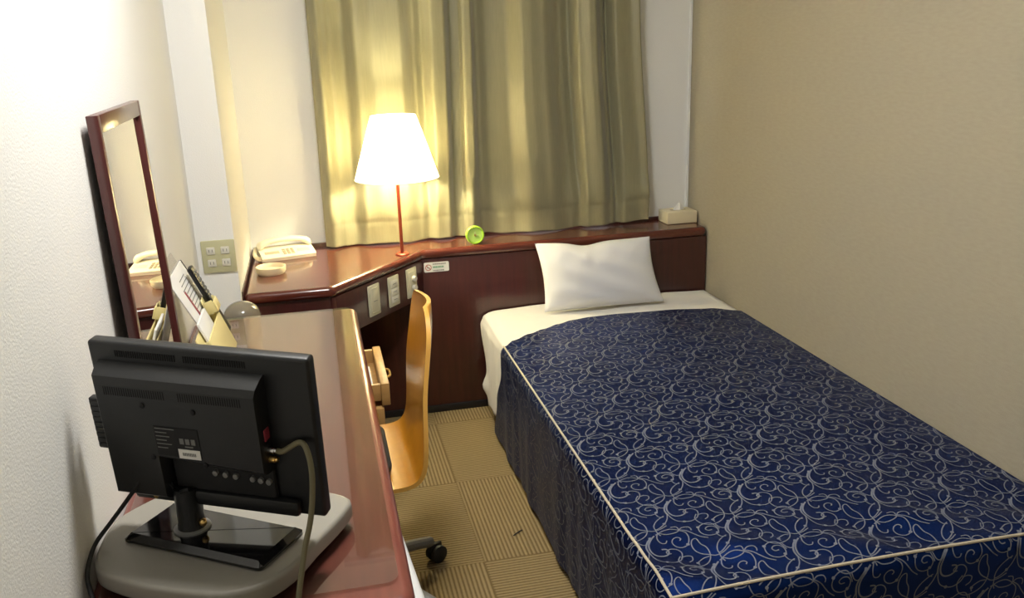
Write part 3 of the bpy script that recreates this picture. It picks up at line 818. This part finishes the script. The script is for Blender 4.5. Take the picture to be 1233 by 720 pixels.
q.transform(PM); q.build('label_print', M['ink'], house, smooth=False)
b = MB().box(-.035, .003, -.0328, -.0319, .0985, .1135); b.transform(PM); b.build('serial_sticker', M['white_paper'], house, smooth=False)
q = MB(); 
for k in range(11): q.box(-.028 + k * .0022, -.0268 + k * .0022, -.0332, -.0327, .1035, .1085)
q.transform(PM); q.build('barcode', M['ink'], house, smooth=False)
b = MB(); b.box(-W2 - .024, -W2 + .001, .003, .016, .075, .160, .002)
for k in range(9): b.box(-W2 - .022, -W2 - .004, .0018, .004, .079 + k * .009, .084 + k * .009)
b.transform(PM); b.build('side_module', M['black'], tv)
# connector row and side connectors
for k, x in enumerate((.010, .028, .046, .076, .090, .104)):
    b = MB().lathe([(.0, -.0160), (.0028, -.0160), (.0045, -.0155), (.0045, -.009), (.0, -.009)], (x, 0, .066 + k * -.001), 14, 'y'); b.transform(PM); b.build('socket', M['grey_metal'], tv)
for z, m_ in ((.115, 'chrome'), (.100, 'brass')):
    b = MB().lathe([(.0, .0), (.0050, .0), (.0050, .012), (.0035, .012), (.0035, .016), (.0, .016)], (.109, -.012, z), 16, 'x'); b.transform(PM); b.build('aerial_socket', M[m_], tv)
b = MB().box(.1105, .113, -.020, -.006, .132, .150, .001); b.transform(PM); b.build('port', M['red_band'], tv)
# neck: black post with a clamp
nx = -.036
b = MB(); b.lathe([(.0, .0128), (.028, .0128), (.028, .0155), (.020, .018), (.0, .018)], (nx, -.004, 0), 28)
tag(b.build('neck_collar', M['grey_metal'], tv), 'grey collar at the foot of the neck')
b = MB(); b.lathe([(.0, .016), (.022, .016), (.020, .030), (.020, .075), (.021, .086), (.0, .088)], (nx, -.004, 0), 24)
b.box(nx - .012, nx + .012, -.004, .018, .050, .095, .004); nk = b.build('neck', M['black'], tv)
b = MB(); b.tube([(nx - .012, -.016, .082), (nx - .012, -.022, .098)], .003, 8); b.tube([(nx - .006, -.018, .078), (nx + .014, -.024, .090), (nx + .024, -.024, .094)], .0035, 8, smooth=3)
b.build('clamp_lever', M['black'], nk)
b = MB().sphere((nx + .024, -.006, .028), .006); b.build('brass_knob', M['brass'], nk)

# cables
cb = MB().tube([pw @ Vector((.1262, -.012, .115)), pw @ Vector((.137, -.014, .1165)), (-1.645, -2.140, .926), (-1.635, -2.155, .912), (-1.633, -2.165, .875), (-1.640, -2.176, .824), (-1.652, -2.190, .785), (-1.660, -2.207, .754), (-1.664, -2.214, .738), (-1.668, -2.222, .720), (-1.672, -2.236, .7125), (-1.676, -2.262, .700), (-1.678, -2.268, .660), (-1.678, -2.266, .50), (-1.678, -2.262, .25)], .0042, 10, smooth=5)
tag(cb.build('aerial_cable', M['cable_beige'], origin=(-1.66, -2.19, .75)), 'olive beige aerial cable arching down from the back of the television', 'cable')
cb = MB().tube([(-1.884, -2.036, .858), (-1.893, -2.040, .845), (-1.918, -2.030, .812), (-1.945, -2.030, .780), (-1.966, -2.040, .757), (-1.9705, -2.070, .748), (-1.9705, -2.098, .735), (-1.964, -2.118, .720), (-1.950, -2.150, .7105), (-1.925, -2.182, .7100), (-1.90, -2.205, .7095), (-1.895, -2.246, .7020), (-1.895, -2.2465, .62), (-1.895, -2.2465, .42)], .0034, 10, smooth=5)
tag(cb.build('power_cord', M['rubber'], origin=(-1.94, -2.05, .75)), 'thin black power cord from the television down the left side of the board', 'cord')

# ------------------------------------------------------------------ chair
ch = thing('desk_chair', 'honey orange plywood swivel chair tucked under the desk', 'chair', (-1.60, -1.19, 0))
PR = [(-1.800, .412), (-1.780, .424), (-1.740, .430), (-1.60, .424), (-1.50, .420), (-1.450, .421), (-1.420, .428), (-1.402, .444), (-1.391, .470), (-1.383, .510), (-1.372, .58), (-1.360, .66), (-1.348, .74), (-1.340, .80), (-1.336, .845)]
PRc = [p for p in catmull([Vector((a, b)) for a, b in PR], 5)]
tot = [0.]
for a, c in zip(PRc, PRc[1:]): tot.append(tot[-1] + (c - a).length)
LT = tot[-1]
def half(s):
    w_ = .195
    if s < .05: w_ *= math.sqrt(max(0, 1 - ((.05 - s) / .05) ** 2)) * .35 + .65
    w_ -= .035 * sm(LT * .55, LT, s)
    e = LT - s
    if e < .085: w_ = w_ - .085 + .085 * math.sqrt(max(0, 1 - ((.085 - e) / .085) ** 2))
    return max(w_, .02)
def chair_pt(i, q, side):
    p = PRc[i]; t = (PRc[min(i + 1, len(PRc) - 1)] - PRc[max(i - 1, 0)]).normalized(); n = Vector((-t.y, t.x))   # seat up / back towards sitter
    curve = .018 * q * q * sm(LT * .5, LT * .8, tot[i])
    off = n * (side * .0055 + curve)
    return Vector((p.x + off.x, -1.195 + q * half(tot[i]), p.y + off.y))
mbc = MB(); NQ = 20; n = len(PRc)
mbc.mi = 0
top = [[mbc.bm.verts.new(chair_pt(i, -1 + 2 * j / NQ, 1)) for j in range(NQ + 1)] for i in range(n)]
bot = [[mbc.bm.verts.new(chair_pt(i, -1 + 2 * j / NQ, -1)) for j in range(NQ + 1)] for i in range(n)]
for i in range(n - 1):
    for j in range(NQ):
        mbc.face((top[i][j], top[i][j + 1], top[i + 1][j + 1], top[i + 1][j])); mbc.face((bot[i][j], bot[i + 1][j], bot[i + 1][j + 1], bot[i][j + 1]))
mbc.mi = 1
for i in range(n - 1):
    mbc.face((top[i][0], top[i + 1][0], bot[i + 1][0], bot[i][0])); mbc.face((top[i][NQ], bot[i][NQ], bot[i + 1][NQ], top[i + 1][NQ]))
for j in range(NQ):
    mbc.face((top[0][j], bot[0][j], bot[0][j + 1], top[0][j + 1])); mbc.face((top[-1][j], top[-1][j + 1], bot[-1][j + 1], bot[-1][j]))
mbc.build('seat_shell', [M['orange_ply'], M['ply_edge']], ch, angle=50)
cus = round_poly([(-1.785, -1.345), (-1.466, -1.345), (-1.466, -1.045), (-1.785, -1.045)], .05, 6)
MB().slab(cus, .4335, .456, .009, 4).build('seat_pad', M['cushion'], ch)
ccx, ccy = -1.578, -1.20
MB().box(ccx - .10, ccx + .10, ccy - .09, ccy + .09, .392, .4145, .006).build('seat_mechanism', M['grey_metal'], ch)
MB().lathe([(.0, .10), (.025, .10), (.025, .26), (.014, .262), (.014, .393), (.0, .393)], (ccx, ccy, 0), 20).build('gas_lift', M['grey_metal'], ch)
MB().lathe([(.0, .085), (.040, .085), (.044, .098), (.036, .118), (.0, .120)], (ccx, ccy, 0), 24).build('hub', M['grey_metal'], ch)
for k in range(5):
    a = math.atan2(-1.055 - ccy, -1.325 - ccx) + 2 * PI * k / 5
    d = Vector((math.cos(a), math.sin(a), 0)); c0 = Vector((ccx, ccy, 0)); nn = Vector((-d.y, d.x, 0))
    lg = MB().tube([c0 + d * .03 + Vector((0, 0, .103)), c0 + d * .12 + Vector((0, 0, .100)), c0 + d * .20 + Vector((0, 0, .085)), c0 + d * .257 + Vector((0, 0, .070))], [.016] * 15 + [.013], 10, smooth=5).build('leg', M['grey_metal'], ch)
    cs = MB(); cc = c0 + d * .272
    for s in (-1, 1):
        rot = Matrix.Translation(cc + nn * s * .013 + Vector((0, 0, .0265))) @ Matrix.Rotation(a, 4, 'Z')
        n0 = len(cs.bm.verts); cs.lathe([(.0, -.009), (.020, -.009), (.0262, -.005), (.0262, .005), (.020, .009), (.0, .009)], (0, 0, 0), 22, 'y'); cs.transform(rot, n0)
    rot = Matrix.Translation(cc) @ Matrix.Rotation(a, 4, 'Z')
    n0 = len(cs.bm.verts); cs.box(-.022, .020, -.006, .006, .030, .060, .006); cs.transform(rot, n0)
    cs.build('caster', M['rubber'], lg)

# dark scrap on the carpet
sc_ = MB().tube([(-1.094, -1.000, .0022), (-1.082, -.992, .0038), (-1.068, -.980, .0028), (-1.060, -.976, .0020)], .0018, 6, smooth=4)
tag(sc_.build('thread_scrap', M['rubber'], origin=(-1.08, -.99, 0)), 'short dark scrap of thread lying on the carpet beside the bed', 'scrap')

# ------------------------------------------------------------------ ceiling lamp (above the picture)
CLX, CLY = -1.48, -1.72
cl = thing('ceiling_light', 'round white ceiling light above the desk', 'ceiling light', (CLX, CLY, ZC))
MB().lathe([(.0, ZC - .0005), (.20, ZC - .0005), (.20, ZC - .03), (.185, ZC - .03), (.0, ZC - .031)], (CLX, CLY, 0), 48).build('fixture_base', M['fridge'], cl)
MB().lathe([(.0, -.075), (.07, -.072), (.13, -.062), (.17, -.046), (.182, -.0315)], (CLX, CLY, ZC), 48, cap=False).build('diffuser', M['diffuser'], cl)

# ------------------------------------------------------------------ lights
wd = bpy.data.worlds.new('daylight'); scene.world = wd; wd.use_nodes = True
bg = wd.node_tree.nodes['Background']; bg.inputs['Color'].default_value = (.80, .90, 1., 1); bg.inputs['Strength'].default_value = 1.2

# ------------------------------------------------------------------ camera
cam = bpy.data.cameras.new('camera'); co = bpy.data.objects.new('camera', cam); COL.objects.link(co)
cam.sensor_fit = 'HORIZONTAL'; cam.sensor_width = 36; cam.lens = 1058.34 * 36 / 1233; cam.clip_start = .05
co.location = (-1.5895, -3.3396, 1.4771); co.rotation_euler = (R(73.383), R(1.8), R(-12.956))
scene.camera = co
vs = scene.view_settings; vs.view_transform = 'Standard'; vs.look = 'None'; vs.gamma = 1; vs.exposure = 1.05; vs.use_curve_mapping = False
